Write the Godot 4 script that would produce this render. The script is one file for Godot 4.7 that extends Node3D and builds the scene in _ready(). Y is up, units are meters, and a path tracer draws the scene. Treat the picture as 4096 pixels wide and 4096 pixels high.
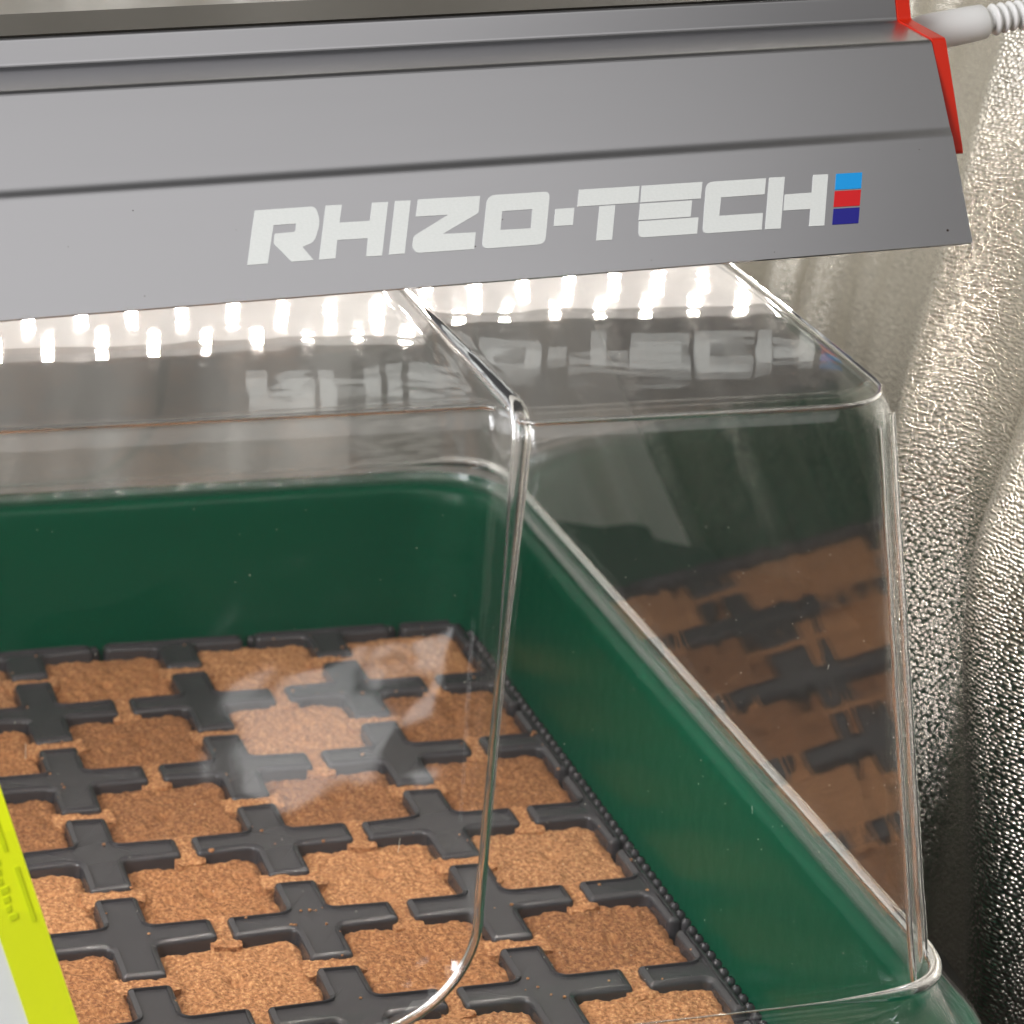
extends Node3D
# A clear domed propagator under an LED strip lamp, in a silver-lined grow tent.
# Units are metres; y = 0 is the top of the black plug tray.

var rng := RandomNumberGenerator.new()
var wob := FastNoiseLite.new()
var grit := FastNoiseLite.new()
var M := {}
var names := {}

# ---------------------------------------------------------------- helpers
func numbered(called: String) -> String:
	var n: int = names.get(called, 0)
	names[called] = n + 1
	return called if n == 0 else "%s_%03d" % [called, n]

func tag(o: Node, label: String, category: String = "", group: String = "", kind: String = "") -> void:
	if label: o.set_meta("label", label)
	if category: o.set_meta("category", category)
	if group: o.set_meta("group", group)
	if kind: o.set_meta("kind", kind)

func put(called: String, mesh: Mesh, mat: Material, parent: Node = null) -> MeshInstance3D:
	var o := MeshInstance3D.new()
	o.name = numbered(called) if parent == null else called
	o.mesh = mesh
	o.material_override = mat
	if parent == null: add_child(o, true)
	else: parent.add_child(o, true)
	return o

func holder(called: String, at := Vector3.ZERO) -> Node3D:
	var o := Node3D.new()
	o.name = numbered(called)
	o.position = at
	add_child(o, true)
	return o

class Buf:
	var v := PackedVector3Array()
	var u := PackedVector2Array()
	var i := PackedInt32Array()
	func add(p: Vector3, uv := Vector2.ZERO) -> int:
		v.append(p)
		u.append(uv)
		return v.size() - 1
	func quad(a: int, b: int, c: int, d: int) -> void:
		i.append_array(PackedInt32Array([a, b, c, a, c, d]))
	func grid(at: int, nu: int, nv: int, flip := false) -> void:   # nu x nv vertices, already added row by row
		for r in nv - 1:
			for c in nu - 1:
				var a := at + r * nu + c
				if flip: quad(a, a + nu, a + nu + 1, a + 1)
				else: quad(a, a + 1, a + nu + 1, a + nu)
	func normals() -> PackedVector3Array:
		var n := PackedVector3Array()
		n.resize(v.size())
		for k in range(0, i.size(), 3):
			var a := v[i[k]]
			var c := (v[i[k + 2]] - a).cross(v[i[k + 1]] - a)
			n[i[k]] += c
			n[i[k + 1]] += c
			n[i[k + 2]] += c
		for k in n.size():
			n[k] = n[k].normalized() if n[k].length_squared() > 0.0 else Vector3.UP
		return n
	func mesh(smooth := true) -> ArrayMesh:
		var a := []
		a.resize(Mesh.ARRAY_MAX)
		if smooth:
			a[Mesh.ARRAY_VERTEX] = v
			a[Mesh.ARRAY_NORMAL] = normals()
			a[Mesh.ARRAY_TEX_UV] = u
			a[Mesh.ARRAY_INDEX] = i
		else:
			var fv := PackedVector3Array()
			var fn := PackedVector3Array()
			var fu := PackedVector2Array()
			for k in range(0, i.size(), 3):
				var c := (v[i[k + 2]] - v[i[k]]).cross(v[i[k + 1]] - v[i[k]]).normalized()
				for j in 3:
					fv.append(v[i[k + j]])
					fn.append(c)
					fu.append(u[i[k + j]])
			a[Mesh.ARRAY_VERTEX] = fv
			a[Mesh.ARRAY_NORMAL] = fn
			a[Mesh.ARRAY_TEX_UV] = fu
		var m := ArrayMesh.new()
		m.add_surface_from_arrays(Mesh.PRIMITIVE_TRIANGLES, a)
		return m

func triangles(pts: PackedVector2Array) -> PackedInt32Array:   # in millimetres: the triangulation is coarse below 0.01
	var big := PackedVector2Array()
	for p in pts: big.append(p * 1000.0)
	return Geometry2D.triangulate_polygon(big)

# a closed prism: outline in a plane spanned by ex, ey; from depth 0 to depth along en
func slab(b: Buf, pts: PackedVector2Array, o: Vector3, ex: Vector3, ey: Vector3, en: Vector3, depth: float) -> void:
	var tri := triangles(pts)
	var n := pts.size()
	var at := b.v.size()
	for k in 2:
		for p in pts: b.add(o + ex * p.x + ey * p.y + en * (depth * k), p * 20.0)
	for k in range(0, tri.size(), 3):
		b.i.append_array(PackedInt32Array([at + n + tri[k], at + n + tri[k + 1], at + n + tri[k + 2]]))
		b.i.append_array(PackedInt32Array([at + tri[k], at + tri[k + 2], at + tri[k + 1]]))
	for k in n:
		var j := (k + 1) % n
		b.quad(at + k, at + j, at + n + j, at + n + k)

func rounded(pts: Array, radii: Array, steps := 5) -> PackedVector2Array:   # a polygon with rounded corners
	var out := PackedVector2Array()
	var n := pts.size()
	for k in n:
		var p: Vector2 = pts[k]
		var a: Vector2 = pts[(k + n - 1) % n] - p
		var c: Vector2 = pts[(k + 1) % n] - p
		var r: float = radii[k % radii.size()]
		var t := minf(r, minf(a.length(), c.length()) * 0.49)
		if t < 1e-6:
			out.append(p)
			continue
		var s := p + a.normalized() * t
		var e := p + c.normalized() * t
		for j in steps + 1:
			var w := float(j) / steps
			out.append(s.lerp(p, w).lerp(p.lerp(e, w), w))
	return out

func outline(d: float, r: float, box: Rect2, steps := 10) -> PackedVector2Array:   # rounded rectangle in x, z, grown by d
	var g := box.grow(d)
	return rounded([g.position, Vector2(g.end.x, g.position.y), g.end, Vector2(g.position.x, g.end.y)], [maxf(r + d, 0.002)], steps)

func loft(b: Buf, rings: Array, closed_end := false) -> void:   # rings: arrays of equal length of Vector3, each closed
	var n: int = rings[0].size()
	var at := b.v.size()
	for r in rings.size():
		for k in n + 1: b.add(rings[r][k % n], Vector2(float(k) / n * 8.0, float(r) / rings.size()))
	b.grid(at, n + 1, rings.size())

func lift(o: PackedVector2Array, y: float) -> Array:
	var out := []
	for p in o: out.append(Vector3(p.x, y, p.y))
	return out

func tube(b: Buf, path: Array, radii: Array, sides := 14) -> void:
	var rings := []
	var prev := Vector3.UP
	for k in path.size():
		var d: Vector3 = (path[mini(k + 1, path.size() - 1)] - path[maxi(k - 1, 0)]).normalized()
		var x := prev.cross(d)
		x = x.normalized() if x.length() > 1e-4 else Vector3.RIGHT
		var y := d.cross(x).normalized()
		prev = y
		var ring := []
		for s in sides:
			var t := TAU * s / sides
			ring.append(path[k] + (x * cos(t) + y * sin(t)) * radii[k])
		rings.append(ring)
	loft(b, rings)

func noise_tex(size: int, freq: float, seed_: int, type := FastNoiseLite.TYPE_SIMPLEX_SMOOTH, octaves := 4, ramp: Gradient = null, bump := 0.0) -> NoiseTexture2D:
	var f := FastNoiseLite.new()
	f.seed = seed_
	f.noise_type = type
	f.frequency = freq
	f.fractal_octaves = octaves
	f.fractal_type = FastNoiseLite.FRACTAL_FBM if octaves > 1 else FastNoiseLite.FRACTAL_NONE
	f.cellular_jitter = 0.5
	f.cellular_return_type = FastNoiseLite.RETURN_DISTANCE
	var t := NoiseTexture2D.new()
	t.width = size
	t.height = size
	t.seamless = true
	t.noise = f
	t.generate_mipmaps = false
	if ramp: t.color_ramp = ramp
	if bump > 0.0:
		t.as_normal_map = true
		t.bump_strength = bump
	return t

func pebbles(size: int, cells: int, strength: float) -> ImageTexture:   # the lining's embossing: staggered round bumps, none quite alike
	var r := RandomNumberGenerator.new()
	r.seed = 77
	var c := float(size) / cells
	var rows := cells + 1 - (cells + 1) % 2
	rows = int(cells / 2) * 2
	var cy := float(size) / rows
	var pts := []
	for j in rows:
		for i in cells:
			pts.append(Vector3((i + 0.5 * (j % 2) + r.randf_range(-0.30, 0.30)) * c, (j + 0.5 + r.randf_range(-0.30, 0.30)) * cy, r.randf_range(0.6, 1.0)))
	var h := PackedFloat32Array()
	h.resize(size * size)
	for p in pts:
		for dy in range(-int(cy), int(cy) + 1):
			for dx in range(-int(c), int(c) + 1):
				var x := int(p.x) + dx
				var y := int(p.y) + dy
				var d := Vector2((x - p.x) / c, (y - p.y) / cy).length() / 0.54
				if d < 1.0:
					var k := posmod(y, size) * size + posmod(x, size)
					h[k] = maxf(h[k], p.z * (1.0 - d * d))
	var im := Image.create(size, size, false, Image.FORMAT_RGB8)
	for y in size:
		for x in size:
			var v := h[y * size + x]
			im.set_pixel(x, y, Color(v, v, v))
	im.bump_map_to_normal_map(strength)
	return ImageTexture.create_from_image(im)

func ramp(stops: Array) -> Gradient:
	var g := Gradient.new()
	var o := PackedFloat32Array()
	var c := PackedColorArray()
	for s in stops:
		o.append(s[0])
		c.append(s[1])
	g.offsets = o
	g.colors = c
	return g

func mat(c: Color, rough: float, metal := 0.0) -> StandardMaterial3D:
	var m := StandardMaterial3D.new()
	m.albedo_color = c
	m.roughness = rough
	m.metallic = metal
	return m

# ---------------------------------------------------------------- light and camera
func _ready() -> void:
	rng.seed = 11
	wob.seed = 3
	wob.frequency = 1.0
	wob.fractal_octaves = 2
	grit.seed = 8
	grit.frequency = 1.0
	grit.fractal_octaves = 3
	var cam := Camera3D.new()
	cam.name = "camera"
	cam.transform = Transform3D(Basis(Vector3(0.95556766, 0.04501123, 0.29131501), Vector3(0.05884637, 0.9392502, -0.3381511), Vector3(-0.28883828, 0.34026909, 0.89486837)), Vector3(-0.25252, 0.38582, 0.68798))
	cam.fov = 19.235
	cam.near = 0.02
	cam.far = 20.0
	var ca := CameraAttributesPhysical.new()
	ca.frustum_focal_length = 70.8
	ca.frustum_focus_distance = 0.735
	ca.frustum_near = 0.02
	ca.frustum_far = 20.0
	ca.exposure_aperture = 18.0
	cam.attributes = ca
	cam.fov = 19.235
	add_child(cam)
	cam.current = true

	var we := WorldEnvironment.new()
	we.name = "environment"
	var env := Environment.new()
	env.background_mode = Environment.BG_COLOR
	env.background_color = Color(0.05, 0.0485, 0.046).linear_to_srgb()
	env.tonemap_mode = Environment.TONE_MAPPER_LINEAR
	env.tonemap_exposure = 1.25
	env.sdfgi_enabled = true
	env.ssao_enabled = true
	env.ssil_enabled = true
	we.environment = env
	add_child(we)

	# the daylit room behind the photographer
	var key := AreaLight3D.new()
	key.name = "softbox"
	key.area_size = Vector2(2.6, 1.40)
	key.area_normalize_energy = true
	key.light_energy = 0.78
	key.light_color = Color(1.0, 0.99, 0.98)
	key.area_range = 8.0
	key.shadow_enabled = true
	var kd := Vector3(-0.15, 0.69, 0.70).normalized()
	var kp := Vector3(-0.1, 0.2, 0.0) + kd * 1.75
	key.transform = Transform3D(Basis.looking_at(-kd, Vector3.UP), kp)
	add_child(key)

	# a second, smaller daylight window high on the left
	var side := AreaLight3D.new()
	side.name = "window_light"
	side.area_size = Vector2(0.8, 0.8)
	side.area_normalize_energy = true
	side.light_energy = 2.5
	side.light_color = Color(0.985, 0.99, 1.0)
	side.area_range = 8.0
	side.shadow_enabled = true
	var sdir := Vector3(-0.75, 0.52, 0.45).normalized()
	side.transform = Transform3D(Basis.looking_at(-sdir, Vector3.UP), Vector3(-0.05, 0.1, 0.0) + sdir * 1.6)
	add_child(side)

	# a low bright patch of the room in front, which the sunk panel mirrors
	for spot in [[Vector3(0.140, 0.020, 1.22), 0.046, 0.0036], [Vector3(0.215, 0.030, 1.22), 0.020, 0.0009]]:
		var o := OmniLight3D.new()
		o.name = "room_light"
		o.light_size = spot[1]
		o.light_energy = spot[2]
		o.omni_range = 6.0
		o.omni_attenuation = 2.0
		o.shadow_enabled = true
		o.position = spot[0]
		add_child(o, true)
	# added fill lamp, out of view, standing in for the tent's lit left side
	var back := AreaLight3D.new()
	back.name = "added_side_fill"
	back.area_size = Vector2(1.5, 1.0)
	back.area_normalize_energy = true
	back.light_energy = 0.22
	back.light_color = Color(1.0, 0.97, 0.91)
	back.area_range = 8.0
	back.shadow_enabled = true
	back.transform = Transform3D(Basis.looking_at(Vector3(1.0, 0.0, 0.28).normalized(), Vector3.UP), Vector3(-1.1, 0.12, -0.45))
	add_child(back)

	materials()
	tent()
	green_tray()
	plug_tray()
	dome()
	lamp()
	cable()
	sticker()

func materials() -> void:
	M.alu = mat(Color(0.76, 0.76, 0.775), 0.30, 1.0)
	M.alu.roughness_texture = noise_tex(256, 0.02, 5, FastNoiseLite.TYPE_SIMPLEX_SMOOTH, 4, ramp([[0.0, Color(0.94, 0.94, 0.94)], [1.0, Color(1, 1, 1)]]))
	M.alu.uv1_triplanar = true
	M.alu.uv1_scale = Vector3(2, 40, 40)
	M.alu_dark_reflection = mat(Color(0.34, 0.325, 0.30), 0.34, 1.0)  # dark reflection of the tent on the lamp's top, put into the colour
	M.white = mat(Color(0.78, 0.765, 0.76), 0.3, 0.6)
	M.red = mat(Color(0.78, 0.135, 0.03), 0.35)
	M.letter = mat(Color(1, 1, 1), 0.45)
	M.letter.albedo_texture = noise_tex(256, 0.05, 61, FastNoiseLite.TYPE_SIMPLEX, 5, ramp([[0.0, Color(0.83, 0.84, 0.82)], [0.4, Color(0.845, 0.85, 0.835)], [1.0, Color(0.865, 0.87, 0.855)]]))
	M.letter.uv1_triplanar = true
	M.letter.uv1_scale = Vector3(60, 160, 160)
	M.blue = mat(Color(0.03, 0.58, 0.86), 0.45)
	M.crimson = mat(Color(0.80, 0.07, 0.10), 0.45)
	M.navy = mat(Color(0.10, 0.09, 0.50), 0.45)
	M.led = mat(Color(1, 1, 0.95), 0.4)
	M.led.emission_enabled = true
	M.led.emission = Color(1.0, 0.97, 0.93)
	M.led.emission_energy_multiplier = 330.0
	M.green = mat(Color(0.0, 0.262, 0.178), 0.28)
	M.green.metallic_specular = 0.26
	M.green.heightmap_enabled = true
	M.green.heightmap_texture = noise_tex(256, 0.03, 21)
	M.green.heightmap_scale = 0.01
	M.green.uv1_triplanar = true
	M.green.uv1_world_triplanar = true
	M.green.uv1_scale = Vector3(12, 12, 12)
	M.black = mat(Color(0.225, 0.22, 0.23), 0.26)
	M.coir = mat(Color(1, 1, 1), 0.95)
	M.coir.albedo_texture = noise_tex(512, 0.035, 31, FastNoiseLite.TYPE_SIMPLEX, 5, ramp([[0.0, Color(0.36, 0.23, 0.135)], [0.34, Color(0.59, 0.395, 0.245)], [0.52, Color(0.675, 0.47, 0.305)], [0.7, Color(0.73, 0.53, 0.35)], [1.0, Color(0.92, 0.75, 0.54)]]))
	M.coir.uv1_triplanar = true
	M.coir.uv1_world_triplanar = true
	M.coir.uv1_scale = Vector3(29, 29, 29)
	M.coir.heightmap_enabled = true
	M.coir.heightmap_texture = noise_tex(512, 0.06, 32, FastNoiseLite.TYPE_SIMPLEX, 4)
	M.coir.heightmap_scale = 0.04
	M.coirs = [M.coir]
	for c in [Color(0.92, 0.895, 0.865), Color(0.82, 0.79, 0.76), Color(0.97, 0.98, 1.0)]:
		var v: StandardMaterial3D = M.coir.duplicate()
		v.albedo_color = c
		M.coirs.append(v)
	M.glass = mat(Color(1, 1, 1, 0.0012), 0.055)
	M.glass.transparency = BaseMaterial3D.TRANSPARENCY_ALPHA
	M.glass.cull_mode = BaseMaterial3D.CULL_DISABLED
	M.dirt = mat(Color(0.22, 0.17, 0.14), 0.7)
	M.dust = mat(Color(0.80, 0.79, 0.72), 0.8)
	M.bead = mat(Color(1, 1, 1, 0.0), 0.02)
	M.bead.refraction_enabled = true
	M.bead.refraction_scale = 0.05
	M.bead.transparency = BaseMaterial3D.TRANSPARENCY_ALPHA
	M.mylar = mat(Color(0.83, 0.81, 0.765), 0.26, 1.0)
	M.mylar.normal_enabled = true
	M.mylar.normal_texture = pebbles(384, 16, 6.0)
	M.mylar.normal_scale = 1.0
	M.mylar.cull_mode = BaseMaterial3D.CULL_DISABLED
	M.mylar_soft = M.mylar.duplicate()
	M.mylar_soft.normal_scale = 0.6
	M.mylar_soft.roughness = 0.6
	M.mylar_soft.metallic = 0.85
	M.mylar_soft.albedo_color = Color(0.80, 0.785, 0.755)
	M.ground = mat(Color(0.13, 0.13, 0.125), 0.7)
	M.cable = mat(Color(0.86, 0.855, 0.845), 0.42)

# ---------------------------------------------------------------- the tent
func tent() -> void:
	var g := Buf.new()
	for z in 17:
		for x in 17: g.add(Vector3(-2.0 + 0.25 * x, -0.056, -0.9 + 0.25 * z), Vector2(x, z))
	g.grid(0, 17, 17, true)
	var go := put("floor", g.mesh(), M.ground)
	tag(go, "dark grey floor of the grow tent under the green tray", "", "", "structure")
	# the silver lining: side wall on the right, folded, running back into the rear wall
	var plan := Curve2D.new()
	var pts := [Vector2(0.42, 0.34), Vector2(0.28, 0.22), Vector2(0.175, 0.10), Vector2(0.134, 0.0), Vector2(0.146, -0.11), Vector2(0.163, -0.25), Vector2(0.160, -0.36), Vector2(0.11, -0.45), Vector2(0.0, -0.48), Vector2(-0.4, -0.47), Vector2(-1.0, -0.48)]
	for k in pts.size():
		var d: Vector2 = (pts[mini(k + 1, pts.size() - 1)] - pts[maxi(k - 1, 0)]) / 6.0
		plan.add_point(pts[k], -d, d)
	var b := Buf.new()
	var len_ := plan.get_baked_length()
	var nu := 900
	var nv := 260
	for r in nv:
		var y := lerpf(-0.056, 0.72, float(r) / (nv - 1))
		for c in nu:
			var s := len_ * c / (nu - 1)
			var p := plan.sample_baked(s)
			var q := plan.sample_baked(minf(s + 0.004, len_))
			var o := plan.sample_baked(maxf(s - 0.004, 0.0))
			var t := (q - o).normalized()
			var n := Vector2(t.y, -t.x)          # into the tent
			if n.dot(Vector2(-0.2, 0.0) - p) < 0.0: n = -n
			var d := 0.0
			if p.x > 0.05:
				var zc := -0.112 - 0.10 * (y - 0.14)
				var e := (p.y - zc) / 0.015
				d += 0.018 * exp(-e * e)
				e = (p.y - (-0.012 - 0.10 * (y - 0.03))) / 0.026
				d += 0.021 * exp(-e * e) * smoothstep(0.22, 0.06, y)
				e = (p.y - (-0.072 + 0.10 * (y - 0.05))) / 0.016
				d -= 0.003 * exp(-e * e) * smoothstep(0.17, 0.05, y)
			if p.x > 0.05: d += 0.0035 * sin(s * 150.0 + 5.0 * y + 2.0 * wob.get_noise_1d(s * 14.0)) * smoothstep(-0.19, -0.24, p.y)
			d += 0.006 * wob.get_noise_2d(s * 9.0, y * 3.0 + 4.0) + 0.002 * wob.get_noise_2d(s * 22.0, y * 6.0)
			if p.x > 0.05: p.x += (0.24 if y > 0.085 else 0.0) * (sqrt((y - 0.085) * (y - 0.085) + 0.0016) - 0.04)
			if p.x > 0.05: p.x += 0.45 * maxf(0.075 - y, 0.0) * smoothstep(-0.14, -0.20, p.y)
			p += n * d
			b.add(Vector3(p.x, y, p.y), Vector2(s, y) * 50.0)
	# the side lining and the rear lining are two sheets
	var cut := int(nu * 0.435)
	for part in 2:
		var w := Buf.new()
		var from := 0 if part == 0 else cut
		var to := cut if part == 0 else nu - 1
		for r in nv:
			for c in range(from, to + 1): w.add(b.v[r * nu + c], b.u[r * nu + c])
		w.grid(0, to - from + 1, nv)
		var o := put("tent_wall", w.mesh(), M.mylar if part == 0 else M.mylar_soft)
		tag(o, "silver embossed tent lining hanging in folds right of the clear dome" if part == 0 else "silver tent lining across the back behind the lamp", "", "", "structure")

# ---------------------------------------------------------------- trays
const TRAY := Rect2(-0.3345, -0.236, 0.369, 0.401)   # the green tray's inner edge, in x and z
const RIM := Rect2(-0.338, -0.2385, 0.376, 0.373)   # the dome's foot, in x and z

func green_tray() -> void:
	var root := holder("green_tray")
	tag(root, "dark green glossy plastic tray holding the black plug tray under the dome", "seed tray")
	var b := Buf.new()
	var rings := []
	# from the middle of the floor out, up the inner wall, over the rim and down outside
	for s in [[-0.17, -0.05, 0.02], [-0.022, -0.05, 0.035], [-0.0155, -0.0485, 0.034], [-0.0135, -0.044, 0.034], [-0.0085, 0.0, 0.034], [-0.0030, 0.040, 0.032], [-0.0020, 0.0445, 0.031], [-0.0008, 0.0460, 0.03], [0.0006, 0.0466, 0.03], [0.0030, 0.0466, 0.03], [0.0040, 0.0472, 0.03], [0.0045, 0.0488, 0.03], [0.0051, 0.0496, 0.03], [0.0060, 0.0494, 0.03], [0.0065, 0.0482, 0.03], [0.0060, 0.042, 0.03], [0.0040, 0.034, 0.03], [-0.004, -0.054, 0.03], [-0.02, -0.0545, 0.03], [-0.17, -0.0545, 0.02]]:
		rings.append(lift(outline(s[0], s[2], TRAY, 12), s[1]))
	loft(b, rings)
	put("body", b.mesh(), M.green, root)

const PITCH := 0.05
const CELL := 0.0345

const DECK := 0.0019
const CELL_BOX := Rect2(-0.0184, -0.0166, 0.0382, 0.0391)   # a cell's opening about its plug's place, in x and z
func plus(i: int, j: int) -> PackedVector2Array:   # the deck between four cells, with arms that stop at the soil channels
	var x0 := CELL_BOX.end.x                          # right edge of the left cells
	var x1 := PITCH + CELL_BOX.position.x
	var z0 := CELL_BOX.end.y
	var z1 := PITCH + CELL_BOX.position.y
	var nx := 0.0022
	var nz := 0.0026
	var cx := i * PITCH
	var cz := j * PITCH
	var lo := Vector2(-0.3235, -0.2225)
	var hi := Vector2(0.0238, 0.1235)
	var mx := CELL_BOX.get_center().x
	var mz := CELL_BOX.get_center().y
	var pts := [Vector2(x0, mz + nz), Vector2(x1, mz + nz), Vector2(x1, z0), Vector2(PITCH + mx - nx, z0), Vector2(PITCH + mx - nx, z1), Vector2(x1, z1), Vector2(x1, PITCH + mz - nz), Vector2(x0, PITCH + mz - nz), Vector2(x0, z1), Vector2(mx + nx, z1), Vector2(mx + nx, z0), Vector2(x0, z0)]
	var out := []
	var rad := []
	for k in 12:
		var p: Vector2 = pts[k] + Vector2(cx, cz)
		var q := p.clamp(lo, hi)
		out.append(q)
		rad.append(0.0026 if k in [2, 5, 8, 11] else 0.0018)
	return rounded(out, rad, 4)

func inset(o: PackedVector2Array, d: float) -> PackedVector2Array:
	var n := o.size()
	var r := PackedVector2Array()
	var area := 0.0
	for k in n: area += o[k].cross(o[(k + 1) % n])
	for k in n:
		var a := (o[k] - o[(k + n - 1) % n]).normalized()
		var c := (o[(k + 1) % n] - o[k]).normalized()
		var m := (a + c).normalized()
		var w := Vector2(-m.y, m.x) * signf(area)
		r.append(o[k] + w * d)
	return r

func plug_tray() -> void:
	var root := holder("plug_tray")
	tag(root, "black plastic plug tray of square cells lying inside the green tray", "plug tray")
	var b := Buf.new()
	for i in range(-7, 1):
		for j in range(-5, 3):
			var raw := plus(i, j)
			var o := PackedVector2Array()
			for k in raw.size():
				if raw[k].distance_to(raw[(k + 1) % raw.size()]) > 1e-5: o.append(raw[k])
			if o.size() < 6: continue
			var area := 0.0
			for k in o.size(): area += o[k].cross(o[(k + 1) % o.size()])
			if absf(area) < 1e-5: continue
			var rings := [lift(inset(o, 0.0017), DECK), lift(inset(o, 0.00168), DECK + 0.0001), lift(inset(o, 0.0016), DECK + 0.0008), lift(inset(o, 0.0015), DECK + 0.0009), lift(inset(o, 0.0004), DECK + 0.00035), lift(inset(o, 0.0002), DECK + 0.0001), lift(o, DECK - 0.0003), lift(inset(o, -0.0001), DECK - 0.0008), lift(inset(o, -0.0006), DECK - 0.009)]
			for r in rings:
				for k in r.size(): r[k].y += 0.0004 * wob.get_noise_2d(r[k].x * 40.0, r[k].z * 40.0)
			var at := b.v.size()
			loft(b, rings)
			var tri := triangles(o)
			for k in range(0, tri.size(), 3):
				b.i.append_array(PackedInt32Array([at + tri[k], at + tri[k + 2], at + tri[k + 1]]))
	put("deck", b.mesh(), M.black, root)
	# the ribbed edge of the tray
	b = Buf.new()
	for side in 4:
		var n := 72
		for k in n:
			var f := -0.2225 + 0.345 * (k + 0.5) / n
			var c := Vector3(0.0252, -0.001, f) if side == 0 else Vector3(-0.3248, -0.003, f) if side == 1 else Vector3(f - 0.1, -0.003, -0.2243) if side == 2 else Vector3(f - 0.1, -0.003, 0.1243)
			var e := Vector3(0.0013, 0.0036, 0.0013) if side < 2 else Vector3(0.0013, 0.0036, 0.0018)
			var rg := []
			for s in [[1.0, -3.0], [1.0, 0.35], [0.8, 0.8], [0.3, 1.0]]:
				rg.append([c + Vector3(-e.x * s[0], e.y * s[1], -e.z * s[0]), c + Vector3(e.x * s[0], e.y * s[1], -e.z * s[0]), c + Vector3(e.x * s[0], e.y * s[1], e.z * s[0]), c + Vector3(-e.x * s[0], e.y * s[1], e.z * s[0])])
			loft(b, rg)
	var rib := put("ribbed_edge", b.mesh(), M.black, root)
	rib.set_meta("kind", "stuff")
	# soil in the channels between neighbouring cells
	var strips := []
	for k in 4: strips.append(coir_block(0.0172, 0.0084, 18, 10, 0.0008, 100 + k, 0.0012))
	for i in range(-6, 1):
		for j in range(-4, 3):
			if i < 0:
				var s := put("coir_strip", strips[posmod(i * 3 + j, 4)], M.coir, root)
				s.position = Vector3((i + 0.5) * PITCH + CELL_BOX.get_center().x, DECK - 0.0005, j * PITCH + CELL_BOX.get_center().y)
			if j < 2:
				var s := put("coir_strip", strips[posmod(i + j * 5, 4)], M.coir, root)
				s.position = Vector3(i * PITCH + CELL_BOX.get_center().x, DECK - 0.0009, (j + 0.5) * PITCH + CELL_BOX.get_center().y)
				s.rotation.y = PI / 2
	# the plugs
	var kinds := []
	for k in 6: kinds.append(coir_block(0.0380, 0.0396, 38, 40, 0.0011, 40 + k * 7, 0.0045))
	var rows := ["back row along the green wall", "second row from the back", "third row from the back", "fourth row from the back", "fifth row from the back", "sixth row from the back", "front row under the dome's foot"]
	var cols := ["next to the right green wall", "second from the right wall", "third from the right wall", "fourth from the right wall", "fifth from the right wall", "sixth from the right wall", "seventh from the right wall"]
	for j in range(-4, 3):
		for i in range(0, -7, -1):
			var o := put("coir_plug", kinds[rng.randi() % 6], M.coirs[rng.randi() % 4])
			o.position = Vector3(i * PITCH + CELL_BOX.get_center().x, rng.randf_range(-0.0008, 0.0006), j * PITCH + CELL_BOX.get_center().y)
			o.rotation = Vector3(rng.randf_range(-0.02, 0.02), (rng.randi() % 2) * PI, rng.randf_range(-0.02, 0.02))
			tag(o, "square brown coir plug, %s, %s" % [rows[j + 4], cols[-i]], "coir plug", "coir plugs filling the black tray")
	# crumbs spilt on the deck
	var cb := Buf.new()
	var sp := SphereMesh.new()
	sp.radius = 0.5
	sp.height = 0.8
	sp.radial_segments = 6
	sp.rings = 3
	var mm := MultiMesh.new()
	mm.transform_format = MultiMesh.TRANSFORM_3D
	mm.mesh = sp
	var list := []
	for k in 5200:
		var p := Vector2(rng.randf_range(-0.32, 0.022), rng.randf_range(-0.22, 0.12))
		var l := Vector2(fposmod(p.x - CELL_BOX.position.x, PITCH), fposmod(p.y - CELL_BOX.position.y, PITCH))
		var ox := l.x - CELL_BOX.size.x
		var oz := l.y - CELL_BOX.size.y
		if maxf(ox, oz) < 0.0003: continue
		# most crumbs lie close to the edge of a cell
		var near := minf(ox if ox > 0.0 else 9.0, oz if oz > 0.0 else 9.0)
		near = minf(near, minf(PITCH - l.x if ox > 0.0 else 9.0, PITCH - l.y if oz > 0.0 else 9.0))
		if near > 0.0016 and rng.randf() < 0.90: continue
		if wob.get_noise_2d(p.x * 30.0, p.y * 30.0) < 0.0 and rng.randf() < 0.75: continue
		var s := rng.randf_range(0.0003, 0.0009)
		if rng.randf() < 0.05: s *= 2.2
		list.append(Transform3D(Basis.from_euler(Vector3(rng.randf() * 6, rng.randf() * 6, rng.randf() * 6)).scaled(Vector3(s * 1.4, s, s)), Vector3(p.x, DECK + 0.0001 + s * 0.2, p.y)))
	mm.instance_count = list.size()
	for k in list.size(): mm.set_instance_transform(k, list[k])
	var mi := MultiMeshInstance3D.new()
	mi.name = "coir_crumbs"
	mi.multimesh = mm
	mi.material_override = M.coir
	add_child(mi, true)
	tag(mi, "loose brown coir crumbs spilt over the black plug tray", "", "", "stuff")

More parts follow.
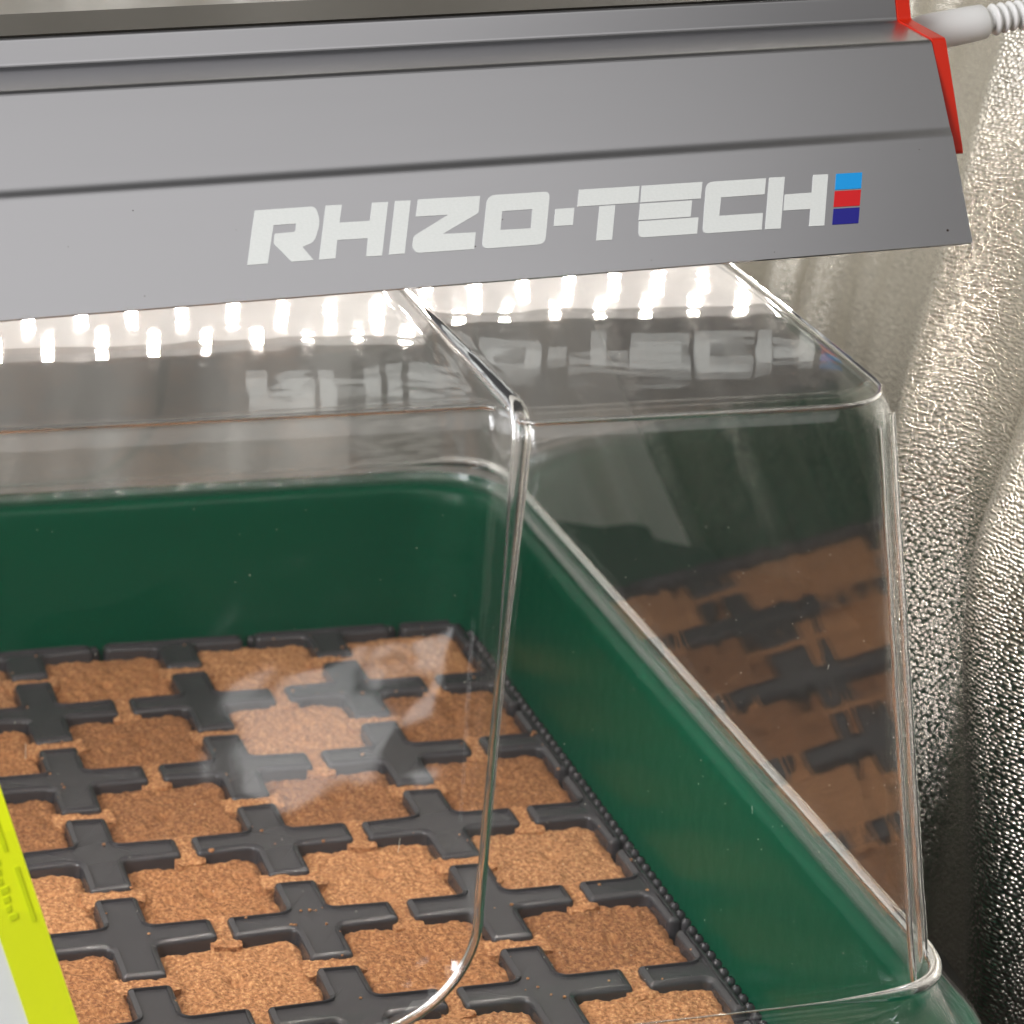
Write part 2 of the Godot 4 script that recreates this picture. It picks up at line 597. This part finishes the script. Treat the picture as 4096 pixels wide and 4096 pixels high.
func coir_block(w: float, d: float, nx: int, nz: int, rough: float, sd: int, crn: float) -> ArrayMesh:
	# soil with a crumbly top and ragged edge; a skirt goes down into the cell
	var b := Buf.new()
	var hw := w / 2.0
	var hd := d / 2.0
	for r in nz + 1:
		for c in nx + 1:
			var x := lerpf(-hw, hw, float(c) / nx)
			var z := lerpf(-hd, hd, float(r) / nz)
			var q := Vector2(clampf(x, -hw + crn, hw - crn), clampf(z, -hd + crn, hd - crn))
			var e := Vector2(x, z) - q
			if e.length() > 1e-9: e = e.normalized() * minf(e.length(), maxf(absf(e.x), absf(e.y)))
			var p := q + e
			var edge := minf(hw - absf(x), hd - absf(z))
			var nv := grit.get_noise_3d(p.x * 160.0, p.y * 160.0, sd) * 1.0 + grit.get_noise_3d(p.x * 420.0, p.y * 420.0, sd + 50.0) * 0.7
			var y := rough * nv - (0.0014 if nx > 20 else 0.0003) * exp(-edge / 0.0012)
			if nx > 20: y -= 0.0022 * exp(-pow(Vector2(p.x + 0.002 * sin(sd), p.y + 0.002 * cos(sd)).length() / 0.0022, 2.0))
			if edge < 0.002:
				p += p.normalized() * grit.get_noise_3d(p.x * 260.0, p.y * 260.0, sd + 9.0) * 0.0011
			b.add(Vector3(p.x, y, p.y))
	b.grid(0, nx + 1, nz + 1)
	for side in 4:
		var at := b.v.size()
		var n := nx if side < 2 else nz
		for l in 2:
			for k in n + 1:
				var id := k if side == 0 else nz * (nx + 1) + k if side == 1 else k * (nx + 1) if side == 2 else k * (nx + 1) + nx
				b.add(b.v[id] - Vector3(0, 0.010 * l, 0))
		b.grid(at, n + 1, 2, side == 0 or side == 3)
	return b.mesh()

# ---------------------------------------------------------------- the clear dome
const TOP := 0.1918
const FOOT := 0.050

func line_of(lo: float, hi: float, coarse: float, marks: Array) -> PackedFloat32Array:   # marks: [place, half width, step]
	var out := PackedFloat32Array([lo])
	var x := lo
	while x < hi:
		var s := coarse
		for m in marks:
			var away := maxf(0.0, absf(x - m[0]) - m[1])
			s = minf(s, m[2] + away * 0.35)
		x = minf(x + s, hi)
		out.append(x)
	if out[out.size() - 1] - out[out.size() - 2] < 1e-5: out.remove_at(out.size() - 2)
	return out

func dome_point(p: Vector3) -> Vector3:
	# p lies on a box: x in [-0.188, 0.188], y from FOOT to TOP, z in [-0.1865, 0.1865]
	var a := 0.188
	var c := 0.1865
	var m := minf(a - absf(p.x), c - absf(p.z))
	var r := maxf(0.020 - m, 0.0)
	var q := Vector2(clampf(p.x, -a + 0.020, a - 0.020), clampf(p.z, -c + 0.020, c - 0.020))
	var e := Vector2(p.x, p.z) - q
	var f := q + e.normalized() * minf(e.length(), r) if e.length() > 1e-9 and r > 0.0 else Vector2(p.x, p.z)
	var y := p.y
	var rf := 0.0075
	var on_top := y >= TOP - 1e-6
	if on_top and m < rf:
		y = TOP - (rf - sqrt(maxf(rf * rf - (rf - m) * (rf - m), 0.0)))
	elif not on_top:
		y = lerpf(FOOT, TOP - rf, (y - FOOT) / (TOP - FOOT))
	var up := (y - FOOT)
	var pos := Vector3(f.x * (1.0 - 0.019 / 0.188 * up / 0.1418), y, f.y * (1.0 - 0.0110 / 0.1865 * up / 0.1418))
	# the sunk panel across the roof and down the front and back
	var hw := 0.0814 - 0.076 * (TOP - y)
	var dx := absf(pos.x) - hw
	var dy := 0.0545 - y
	var rr := 0.028
	var sd := minf(maxf(dx + rr, dy + rr), 0.0) + Vector2(maxf(dx + rr, 0.0), maxf(dy + rr, 0.0)).length() - rr
	var w := 0.0026
	var k := 1.0 - smoothstep(-w, w, sd)
	var front := smoothstep(0.10, 0.175, absf(pos.z))
	var deep := 0.0032 + 0.0118 * clampf((y - 0.06) / 0.13, 0.0, 1.0)
	pos.z -= signf(pos.z) * deep * k * front
	pos.x += signf(pos.x) * 0.0050 * (1.0 - pos.z * pos.z / (c * c)) * up / 0.1418 * smoothstep(0.10, 0.185, absf(pos.x))
	if on_top: pos.y -= 0.0026 * k * smoothstep(0.0, 0.0075, m)
	# the sheet is never quite flat
	var wv := 0.00020 * wob.get_noise_2d(pos.x * 22.0, pos.z * 30.0 + y * 40.0) + 0.00006 * wob.get_noise_2d(pos.x * 75.0, pos.z * 60.0 + y * 80.0)
	if on_top: pos.y += wv * smoothstep(0.0, 0.02, m)
	else:
		pos.z += 1.0 * wv * (1.0 if absf(p.z) > c - 0.01 else 0.0)
		pos.x += 0.7 * wv * (1.0 if absf(p.x) > a - 0.01 else 0.0)
	return pos + Vector3(-0.15, 0.0, -0.052)

func dome() -> void:
	var root := holder("dome_lid")
	tag(root, "clear plastic propagator dome with a sunk panel standing in the green tray", "propagator lid")
	var a := 0.188
	var c := 0.1865
	var xs := line_of(-a, a, 0.004, [[-0.081, 0.007, 0.00055], [0.081, 0.007, 0.00055], [a, 0.022, 0.001], [-a, 0.022, 0.0015]])
	var zs := line_of(-c, c, 0.004, [[c, 0.022, 0.0007], [-c, 0.022, 0.0012]])
	var ys := line_of(FOOT, TOP - 0.00001, 0.003, [[FOOT + 0.014, 0.014, 0.0007], [TOP, 0.006, 0.001]])
	var b := Buf.new()
	for side in [1, -1]:
		var at := b.v.size()
		for y in ys:
			for x in xs: b.add(Vector3(x, y, c * side))
		b.grid(at, xs.size(), ys.size(), side > 0)
		at = b.v.size()
		for y in ys:
			for z in zs: b.add(Vector3(a * side, y, z))
		b.grid(at, zs.size(), ys.size(), side < 0)
	var at2 := b.v.size()
	for z in zs:
		for x in xs: b.add(Vector3(x, TOP, z))
	b.grid(at2, xs.size(), zs.size())
	for k in b.v.size(): b.v[k] = dome_point(b.v[k])
	# weld the seams between the five sheets so that light runs over them
	var first := {}
	for k in b.i.size():
		var p := b.v[b.i[k]]
		var key := Vector3i((p * 40000.0).round())
		if first.has(key): b.i[k] = first[key]
		else: first[key] = b.i[k]
	var n := b.normals()
	var inner := Buf.new()
	for k in b.v.size(): inner.add(b.v[k] - n[k] * 0.0013)
	inner.i = b.i
	put("shell", b.mesh(), M.glass, root)
	put("shell_inside", inner.mesh(), M.glass, root)
	# the foot: the wall turns out into a flange that sits in the tray's rim
	var f := Buf.new()
	for th in [0.0, 0.0012]:
		var rings := []
		for s in [[0.0, 0.0002, 0.0535], [0.0, 0.0002, 0.0512], [0.0, 0.0012, 0.0500], [0.15, 0.0016, 0.0492], [0.4, 0.0016, 0.0485], [0.92, 0.0012, 0.0480], [1.0, 0.0026, 0.0480], [1.0, 0.0036, 0.0486], [1.0, 0.0040, 0.0498], [1.0, 0.0046, 0.0508], [1.0, 0.0056, 0.0509]]:
			var o := outline(s[1], 0.020, RIM, 14)
			var o2 := outline(s[1], 0.030, TRAY, 14)
			var ring := []
			for k in o.size():
				var pp := o[k].lerp(o2[k], s[0])
				ring.append(Vector3(pp.x, s[2] - th, pp.y))
			rings.append(ring)
		loft(f, rings)
	put("flange", f.mesh(), M.glass, root)
	# the thick moulded edges, solid plastic: the bead round the foot, the step beside the sunk panel, the roof's edge, the corners
	var foot := []
	var fr := []
	var fo := PackedVector2Array()
	var fo0 := outline(0.0012, 0.020, RIM, 20)
	for k in fo0.size():
		var nxt := fo0[(k + 1) % fo0.size()]
		var parts := 30 if fo0[k].distance_to(nxt) > 0.05 else 1
		for q in parts: fo.append(fo0[k].lerp(nxt, float(q) / parts))
	for k in fo.size() + 1:
		foot.append(Vector3(fo[k % fo.size()].x, 0.0528, fo[k % fo.size()].y))
		var nf := absf(foot[k].x + 0.15) - 0.152   # thick only round the corners
		fr.append(0.0017 * clampf(0.12 + smoothstep(0.0, 0.03, nf), 0.0, 1.0))
	f = Buf.new()
	tube(f, foot, fr, 14)
	put("foot_bead", f.mesh(), M.bead, root)
	for cnr in [[1, Vector2(a, c - 0.0137), 0.0009], [1, Vector2(a - 0.005, c), 0.0006], [-1, Vector2(a, c - 0.0137), 0.0009]]:
		var cp := []
		var cr := []
		for k in 50:
			cp.append(dome_point(Vector3(cnr[1].x * cnr[0], lerpf(FOOT + 0.002, TOP - 0.0001, k / 49.0), cnr[1].y)))
			cr.append(cnr[2] * lerpf(1.3, 0.8, k / 49.0))
		f = Buf.new()
		tube(f, cp, cr, 12)
		put("corner_edge", f.mesh(), M.bead, root)
	for line in [[1, 0.0010, 1.0], [-1, 0.0010, 1.0]]:
		var side: int = line[0]
		var off: float = line[1]
		var path := []
		var rr := []
		for k in 60:
			var z := lerpf(-0.150, c, 1.0 - pow(1.0 - k / 59.0, 1.6))
			var mm := minf(c - z, 0.0075)
			var yy := TOP - (0.0075 - sqrt(maxf(0.0075 * 0.0075 - (0.0075 - mm) * (0.0075 - mm), 0.0)))
			path.append(dome_point(Vector3(side * (0.0814 - 0.076 * (TOP - yy) + off) / (1.0 - 0.019 / 0.188 * (yy - FOOT) / 0.1418), TOP, z)))
			rr.append(lerpf(0.0009, 0.0021, smoothstep(0.35, 1.0, k / 59.0)) * lerpf(0.8, 1.0, line[2]))
		for k in range(1, 110):
			var t := clampf((k - 70) / 39.0, 0.0, 1.0) * PI / 2
			var y := lerpf(TOP - 0.0075, 0.0825, minf(k / 70.0, 1.0)) - 0.028 * sin(t)
			var hx := 0.0814 - 0.076 * (TOP - maxf(y, 0.0825)) + off - 0.032 * (1.0 - cos(t))
			path.append(dome_point(Vector3(side * hx / (1.0 - 0.019 / 0.188 * (y - FOOT) / 0.1418), FOOT + (y - FOOT) * 0.1418 / (0.1418 - 0.0075), c)))
			rr.append(lerpf(0.0021, 0.0011, smoothstep(0.0, 0.30, k / 109.0)) * lerpf(0.8, 1.0, line[2]))
		var e := Buf.new()
		tube(e, path, rr, 14)
		put("step_edge", e.mesh(), M.bead, root)
		if off < 0.0: continue
		path = []
		rr = []
		for k in 120:
			var t := k / 119.0
			var m := 0.0024
			var x := lerpf(0.0915, a - m, minf(t / 0.45, 1.0))
			var z := lerpf(c - m, -c + 0.02, maxf(t - 0.45, 0.0) / 0.55)
			path.append(dome_point(Vector3(side * x, TOP, z)))
			rr.append(0.0006)
		e = Buf.new()
		tube(e, path, rr, 12)
		put("roof_edge", e.mesh(), M.bead, root)
	var mid := []
	var mr := []
	for k in 80:
		mid.append(dome_point(Vector3(lerpf(-0.0885, 0.0885, k / 79.0), TOP, c - 0.0022)))
		mr.append(0.0006)
	f = Buf.new()
	tube(f, mid, mr, 10)
	put("roof_edge", f.mesh(), M.bead, root)
	# dust and scratches on the front of the lid
	var speck := BoxMesh.new()
	speck.size = Vector3.ONE
	var dm := MultiMesh.new()
	dm.transform_format = MultiMesh.TRANSFORM_3D
	dm.mesh = speck
	dm.instance_count = 190
	for k in dm.instance_count:
		var q := Vector3(rng.randf_range(-0.17, 0.183), rng.randf_range(0.058, 0.18), c)
		if k % 3 == 0: q = Vector3(rng.randf_range(0.09, 0.183), rng.randf_range(0.06, 0.18), c)
		var sz := Vector3.ONE * rng.randf_range(0.00007, 0.00015)
		if k % 47 == 0: sz = Vector3(0.00007, rng.randf_range(0.001, 0.005), 0.00006)
		dm.set_instance_transform(k, Transform3D(Basis(Vector3(0, 0, 1), rng.randf_range(-0.25, 0.25)).scaled_local(sz), dome_point(q) + Vector3(0, 0.0001, 0.0003)))
	var di := MultiMeshInstance3D.new()
	di.name = "dust_specks"
	di.multimesh = dm
	di.material_override = M.dust
	di.set_meta("kind", "stuff")
	root.add_child(di, true)

# ---------------------------------------------------------------- the lamp
var lamp_root: Node3D

func lamp_frame() -> Transform3D:
	return Transform3D(Basis(Vector3(0.99844472, 0.02651539, -0.04904155), Vector3(-0.02648346, 0.99964841, 0.00130081), Vector3(0.0490588, 0.0, 0.99879589)).orthonormalized(), Vector3(0.07580, 0.1994, 0.03054))

func lamp() -> void:
	var root := holder("grow_lamp")
	root.transform = lamp_frame()
	lamp_root = root
	tag(root, "silver aluminium LED strip lamp with red end caps lying over the dome", "grow lamp")
	var L := 0.62
	# half section from the front lip to the middle of the top, as (z, y)
	var half := [Vector2(0, 0), Vector2(-0.0143, 0.0238), Vector2(-0.0157, 0.0251), Vector2(-0.0289, 0.0447), Vector2(-0.0482, 0.0457), Vector2(-0.0505, 0.0522)]
	var sec := []
	for p in half: sec.append(p)
	for k in range(half.size() - 1, -1, -1): sec.append(Vector2(-0.128 - half[k].x, half[k].y))
	var rad := [0.0, 0.0009, 0.0012, 0.0011, 0.0011, 0.0007, 0.0007, 0.0011, 0.0011, 0.0012, 0.0009, 0.0]
	var outer := rounded(sec, rad, 5)
	var th := 0.0013
	var inner := PackedVector2Array()
	for k in outer.size():
		var t := (outer[mini(k + 1, outer.size() - 1)] - outer[maxi(k - 1, 0)]).normalized()
		inner.append(outer[k] - Vector2(t.y, -t.x) * th)
	var b := Buf.new()
	var loop := PackedVector2Array(outer)
	for k in range(inner.size() - 1, -1, -1): loop.append(inner[k])
	loop.append(outer[0])
	# faces keep their own normals: every straight run is a strip of its own, the rounded corners are many small ones
	for k in loop.size() - 1:
		var at := b.v.size()
		for p in [loop[k], loop[k + 1]]:
			for x in [-L, 0.0]: b.add(Vector3(x, p.y, p.x), Vector2(x, p.y) * 4.0)
		b.grid(at, 2, 2)
	put("housing", b.mesh(false), M.alu, root)
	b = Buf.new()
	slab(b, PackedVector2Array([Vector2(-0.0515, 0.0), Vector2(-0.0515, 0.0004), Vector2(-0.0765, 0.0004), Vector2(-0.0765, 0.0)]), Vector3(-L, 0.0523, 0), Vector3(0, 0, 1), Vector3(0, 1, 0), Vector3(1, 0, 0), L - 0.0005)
	put("top_dark_reflection", b.mesh(false), M.alu_dark_reflection, root)  # added thin strip, coloured as the dark tent mirrored in the top
	# the white reflector inside and the board that carries the chips
	b = Buf.new()
	var refl := [Vector2(-0.0022, 0.0006), Vector2(-0.044, 0.0140), Vector2(-0.083, 0.0140), Vector2(-0.1258, 0.0006)]
	for k in 3:
		var at := b.v.size()
		for p in [refl[k], refl[k + 1]]:
			for x in [-L + 0.002, -0.002]: b.add(Vector3(x, p.y, p.x))
		b.grid(at, 2, 2)
	put("reflector", b.mesh(false), M.white, root)
	var chip := BoxMesh.new()
	chip.size = Vector3(0.0023, 0.0009, 0.0023)
	for row in [-0.0505, -0.0745]:
		for k in 46:
			var o := put("led_chip", chip, M.led, root)
			o.position = Vector3(-0.012 - 0.0130 * k, 0.0134, row)
		var al := AreaLight3D.new()
		al.name = "led_strip_light"
		al.area_size = Vector2(0.59, 0.034)
		al.area_normalize_energy = true
		al.light_energy = 0.0062
		al.light_color = Color(1.0, 0.97, 0.945)
		al.shadow_enabled = true
		al.area_range = 4.0
		al.transform = Transform3D(Basis.looking_at(Vector3.DOWN, Vector3.FORWARD), Vector3(-0.31, 0.0105, row))
		root.add_child(al, true)
	# red end plates
	for e in [0.0002, -L - 0.0039]:
		var cap := [Vector2(-0.0150, 0.0185), Vector2(-0.0288, 0.0451), Vector2(-0.0479, 0.0461), Vector2(-0.0503, 0.0526), Vector2(-0.0777, 0.0526), Vector2(-0.0801, 0.0461), Vector2(-0.0992, 0.0451), Vector2(-0.1130, 0.0185)]
		b = Buf.new()
		slab(b, rounded(cap, [0.0012, 0.001, 0.0008, 0.0006], 3), Vector3(e, 0, 0), Vector3(0, 0, 1), Vector3(0, 1, 0), Vector3(1, 0, 0), 0.0037)
		put("end_cap", b.mesh(false), M.red, root)
	letters(root)
	# a few specks of dirt on the metal, and the pin hole near the end of the lip
	b = Buf.new()
	for k in 26:
		var t := rng.randf_range(0.04, 0.96)
		var low := rng.randf() < 0.5
		var e := Vector2(0.0, 0.0).lerp(Vector2(-0.0143, 0.0238), t) if low else Vector2(-0.0172, 0.0262).lerp(Vector2(-0.0286, 0.0441), t)
		var w := rng.randf_range(0.00006, 0.00014)
		var at := Vector3(rng.randf_range(-0.27, -0.004), e.y, e.x) + Vector3(0, 0.5150, 0.8572) * 0.00003
		var o := PackedVector2Array()
		for q in 6: o.append(Vector2(cos(q * TAU / 6.0) * w * rng.randf_range(0.6, 1.8), sin(q * TAU / 6.0) * w * rng.randf_range(0.6, 1.4)))
		slab(b, o, at, Vector3.RIGHT, Vector3(0, 0.8572, -0.5150), Vector3(0, 0.5150, 0.8572), 0.00006)
	var dirt := put("dirt_specks", b.mesh(false), M.dirt, root)
	dirt.set_meta("kind", "stuff")
	b = Buf.new()
	var hole := PackedVector2Array()
	for q in 10: hole.append(Vector2(cos(q * TAU / 10.0), sin(q * TAU / 10.0)) * 0.00032)
	slab(b, hole, Vector3(-0.0062, 0.0031, -0.00186) + Vector3(0, 0.5150, 0.8572) * 0.00003, Vector3.RIGHT, Vector3(0, 0.8572, -0.5150), Vector3(0, 0.5150, 0.8572), 0.00005)
	put("pin_hole", b.mesh(false), M.dirt, root)

func letters(root: Node3D) -> void:
	# printed on the lower front face: x runs along the lamp, y up the face from the lip, both in millimetres
	var words := [
		["R", [Vector2(-183.7, 8.3), Vector2(-180.1, 21.0), Vector2(-165.6, 21.0), Vector2(-165.0, 17.3), Vector2(-167.2, 12.5), Vector2(-170.2, 11.6), Vector2(-168.0, 8.3), Vector2(-173.2, 8.3), Vector2(-176.8, 12.9), Vector2(-176.2, 15.2), Vector2(-171.3, 15.3), Vector2(-170.8, 17.2), Vector2(-176.2, 17.2), Vector2(-178.9, 8.3)], [0, 0, 1.3, 2, 2.5, 0.4, 0, 0, 0.3, 0.2, 0.6, 0.3, 0, 0]],
		["H", [Vector2(-166.7, 8.3), Vector2(-163.2, 21.0), Vector2(-159.3, 20.9), Vector2(-160.5, 16.7), Vector2(-153.2, 16.6), Vector2(-152.0, 20.9), Vector2(-148.1, 20.8), Vector2(-151.6, 8.1), Vector2(-155.4, 8.2), Vector2(-154.3, 12.5), Vector2(-161.7, 12.6), Vector2(-162.8, 8.3)], [0]],
		["I", [Vector2(-149.9, 8.2), Vector2(-146.4, 20.9), Vector2(-142.6, 20.8), Vector2(-146.1, 8.2)], [0]],
		["Z", [Vector2(-143.3, 8.1), Vector2(-144.0, 9.6), Vector2(-143.3, 12.2), Vector2(-134.1, 16.7), Vector2(-142.0, 16.8), Vector2(-140.8, 20.9), Vector2(-125.5, 20.7), Vector2(-126.6, 16.6), Vector2(-136.1, 12.2), Vector2(-128.0, 12.0), Vector2(-129.1, 8.0)], [0.8, 0.6, 0.8, 0, 0, 0, 0, 0.6, 0, 0, 0]],
		["dot", [Vector2(-108.5, 12.1), Vector2(-107.4, 16.2), Vector2(-102.6, 16.2), Vector2(-103.7, 12.0)], [0]],
		["T", [Vector2(-101.8, 16.4), Vector2(-100.7, 20.5), Vector2(-85.2, 20.4), Vector2(-86.3, 16.3)], [0]],
		["T", [Vector2(-98.5, 7.8), Vector2(-96.2, 16.1), Vector2(-92.2, 16.1), Vector2(-94.5, 7.7)], [0]],
		["E", [Vector2(-85.7, 16.3), Vector2(-84.6, 20.4), Vector2(-68.9, 20.3), Vector2(-70.1, 16.2)], [0]],
		["E", [Vector2(-86.9, 12.0), Vector2(-85.8, 16.0), Vector2(-72.4, 15.9), Vector2(-73.5, 11.9)], [0]],
		["E", [Vector2(-87.7, 7.7), Vector2(-86.9, 11.7), Vector2(-71.5, 11.6), Vector2(-72.6, 7.6)], [1.4, 0, 0, 0]],
		["C", [Vector2(-71.2, 7.5), Vector2(-67.9, 20.2), Vector2(-52.2, 20.1), Vector2(-53.3, 16.1), Vector2(-64.8, 16.1), Vector2(-66.1, 11.6), Vector2(-54.6, 11.5), Vector2(-55.7, 7.4)], [1.5, 1.8, 0, 0, 0, 0, 0, 0]],
		["H", [Vector2(-54.8, 7.4), Vector2(-51.3, 20.2), Vector2(-47.2, 20.1), Vector2(-50.7, 7.3)], [0]],
		["H", [Vector2(-49.1, 11.7), Vector2(-48.0, 15.7), Vector2(-40.8, 15.7), Vector2(-39.6, 20.1), Vector2(-35.6, 20.0), Vector2(-39.1, 7.2), Vector2(-43.1, 7.3), Vector2(-41.9, 11.6)], [0]],
	]
	var face := [Vector3(1, 0, 0), Vector3(0, 0.8572, -0.5150), Vector3(0, 0.5150, 0.8572)]
	var lay := func(pts: PackedVector2Array, m: Material, called: String):
		var s := PackedVector2Array()
		for p in pts: s.append(p * 0.001)
		var b := Buf.new()
		slab(b, s, face[2] * 0.00004, face[0], face[1], face[2], 0.00014)
		return put(called, b.mesh(false), m, root)
	for w in words:
		var r := []
		for x in w[2]: r.append(float(x))
		lay.call(rounded(w[1], r, 4), M.letter, "letter")
	# the O: outer ring joined to its opening by a hairline cut
	var oo := rounded([Vector2(-127.2, 7.9), Vector2(-123.7, 20.7), Vector2(-108.0, 20.6), Vector2(-111.4, 7.9)], [1.8, 2.0, 1.6, 1.8], 5)
	var oi := [Vector2(-121.9, 12.1), Vector2(-120.7, 16.6), Vector2(-113.1, 16.6), Vector2(-114.3, 12.0)]
	var ring := PackedVector2Array()
	for p in oo: ring.append(p)
	ring.append(oo[0])
	for k in [0, 3, 2, 1, 0]: ring.append(oi[k] + (Vector2(0.002, 0.0) if k == 0 and ring.size() > oo.size() + 2 else Vector2.ZERO))
	lay.call(ring, M.letter, "letter")
	lay.call(PackedVector2Array([Vector2(-34.5, 15.95), Vector2(-33.4, 19.95), Vector2(-26.4, 19.85), Vector2(-27.5, 15.85)]), M.blue, "blue_square")
	lay.call(PackedVector2Array([Vector2(-35.7, 11.65), Vector2(-34.6, 15.6), Vector2(-27.6, 15.5), Vector2(-28.7, 11.55)]), M.crimson, "red_square")
	lay.call(PackedVector2Array([Vector2(-36.9, 7.25), Vector2(-35.8, 11.2), Vector2(-28.8, 11.1), Vector2(-29.9, 7.15)]), M.navy, "navy_square")

# ---------------------------------------------------------------- the cable
func cable() -> void:
	var root := holder("power_cable")
	root.transform = lamp_frame()
	tag(root, "white power cable with ribbed collar plugged into the lamp's red end cap", "power cable")
	var a := Vector3(0.0042, 0.0370, -0.064)
	var d := Vector3(1.0, 0.135, 0.0).normalized()
	var b := Buf.new()
	var path := []
	var rr := []
	for s in [[0.0, 0.0], [0.0, 0.0047], [0.012, 0.0050], [0.026, 0.0048], [0.0295, 0.0046], [0.0305, 0.0038], [0.0306, 0.0]]:
		path.append(a + d * s[0])
		rr.append(s[1])
	tube(b, path, rr, 28)
	put("plug", b.mesh(), M.cable, root)
	for k in 9:
		b = Buf.new()
		path = []
		rr = []
		for s in [[0.0, 0.0024], [0.0002, 0.0039 - k * 0.0001], [0.0007, 0.0043 - k * 0.0001], [0.0013, 0.0039 - k * 0.0001], [0.0015, 0.0024]]:
			path.append(a + d * (0.0322 + 0.0025 * k + s[0]))
			rr.append(s[1])
		tube(b, path, rr, 24)
		put("collar_rib", b.mesh(), M.cable, root)
	b = Buf.new()
	path = []
	rr = []
	for k in 26:
		var s := 0.030 + 0.006 * k
		path.append(a + d * s + Vector3(0, -0.9 * pow(maxf(s - 0.06, 0.0), 2.0) * 4.0, 0.5 * pow(maxf(s - 0.05, 0.0), 2.0) * 6.0))
		rr.append(0.0026)
	tube(b, path, rr, 16)
	put("cord", b.mesh(), M.cable, root)

# ---------------------------------------------------------------- the label on the dome
func sticker() -> void:
	var root := holder("product_sticker")
	tag(root, "white sticker with lime yellow border stuck askew on the dome's front", "sticker")
	root.transform = Transform3D(Basis.from_euler(Vector3(-0.096, 0.0, 0.0)) * Basis(Vector3(0, 0, 1), deg_to_rad(15.6)), Vector3(-0.1665, 0.0789, 0.1250))
	var w := mat(Color(0.96, 0.96, 0.955), 0.5)
	var yel := mat(Color(0.95, 0.985, 0.10), 0.5)
	var dim := mat(Color(0.84, 0.89, 0.06), 0.5)
	var brown := mat(Color(0.52, 0.17, 0.05), 0.5)
	var lay := func(called: String, pts: PackedVector2Array, z: float, m: Material):
		var b := Buf.new()
		slab(b, pts, Vector3(0, 0, z), Vector3.RIGHT, Vector3.UP, Vector3.BACK, 0.0001)
		return put(called, b.mesh(false), m, root)
	lay.call("paper", PackedVector2Array([Vector2(-0.12, -0.02), Vector2(-0.12, 0.09), Vector2(0, 0.09), Vector2(0, -0.02)]), 0.0, w)
	lay.call("yellow_border", PackedVector2Array([Vector2(-0.0098, -0.02), Vector2(-0.0098, 0.09), Vector2(0.0001, 0.09), Vector2(0.0001, -0.02)]), 0.0002, yel)
	lay.call("brown_mark", PackedVector2Array([Vector2(-0.032, -0.0052), Vector2(-0.032, -0.0012), Vector2(-0.0186, -0.0012), Vector2(-0.0186, -0.0052)]), 0.0002, brown)
	for k in 13:
		var y := 0.036 - 0.0021 * k
		lay.call("faded_print", PackedVector2Array([Vector2(-0.0066, y), Vector2(-0.0066, y + 0.0013), Vector2(-0.0048 - 0.0004 * (k % 3), y + 0.0015), Vector2(-0.0048 - 0.0004 * (k % 3), y + 0.0002)]), 0.0004, dim)
	for run in [[-0.0034, 0.047, 0.026], [-0.0024, 0.022, 0.009]]:
		lay.call("faded_print", PackedVector2Array([Vector2(run[0], run[2]), Vector2(run[0], run[1]), Vector2(run[0] + 0.0009, run[1]), Vector2(run[0] + 0.0009, run[2])]), 0.0004, dim)
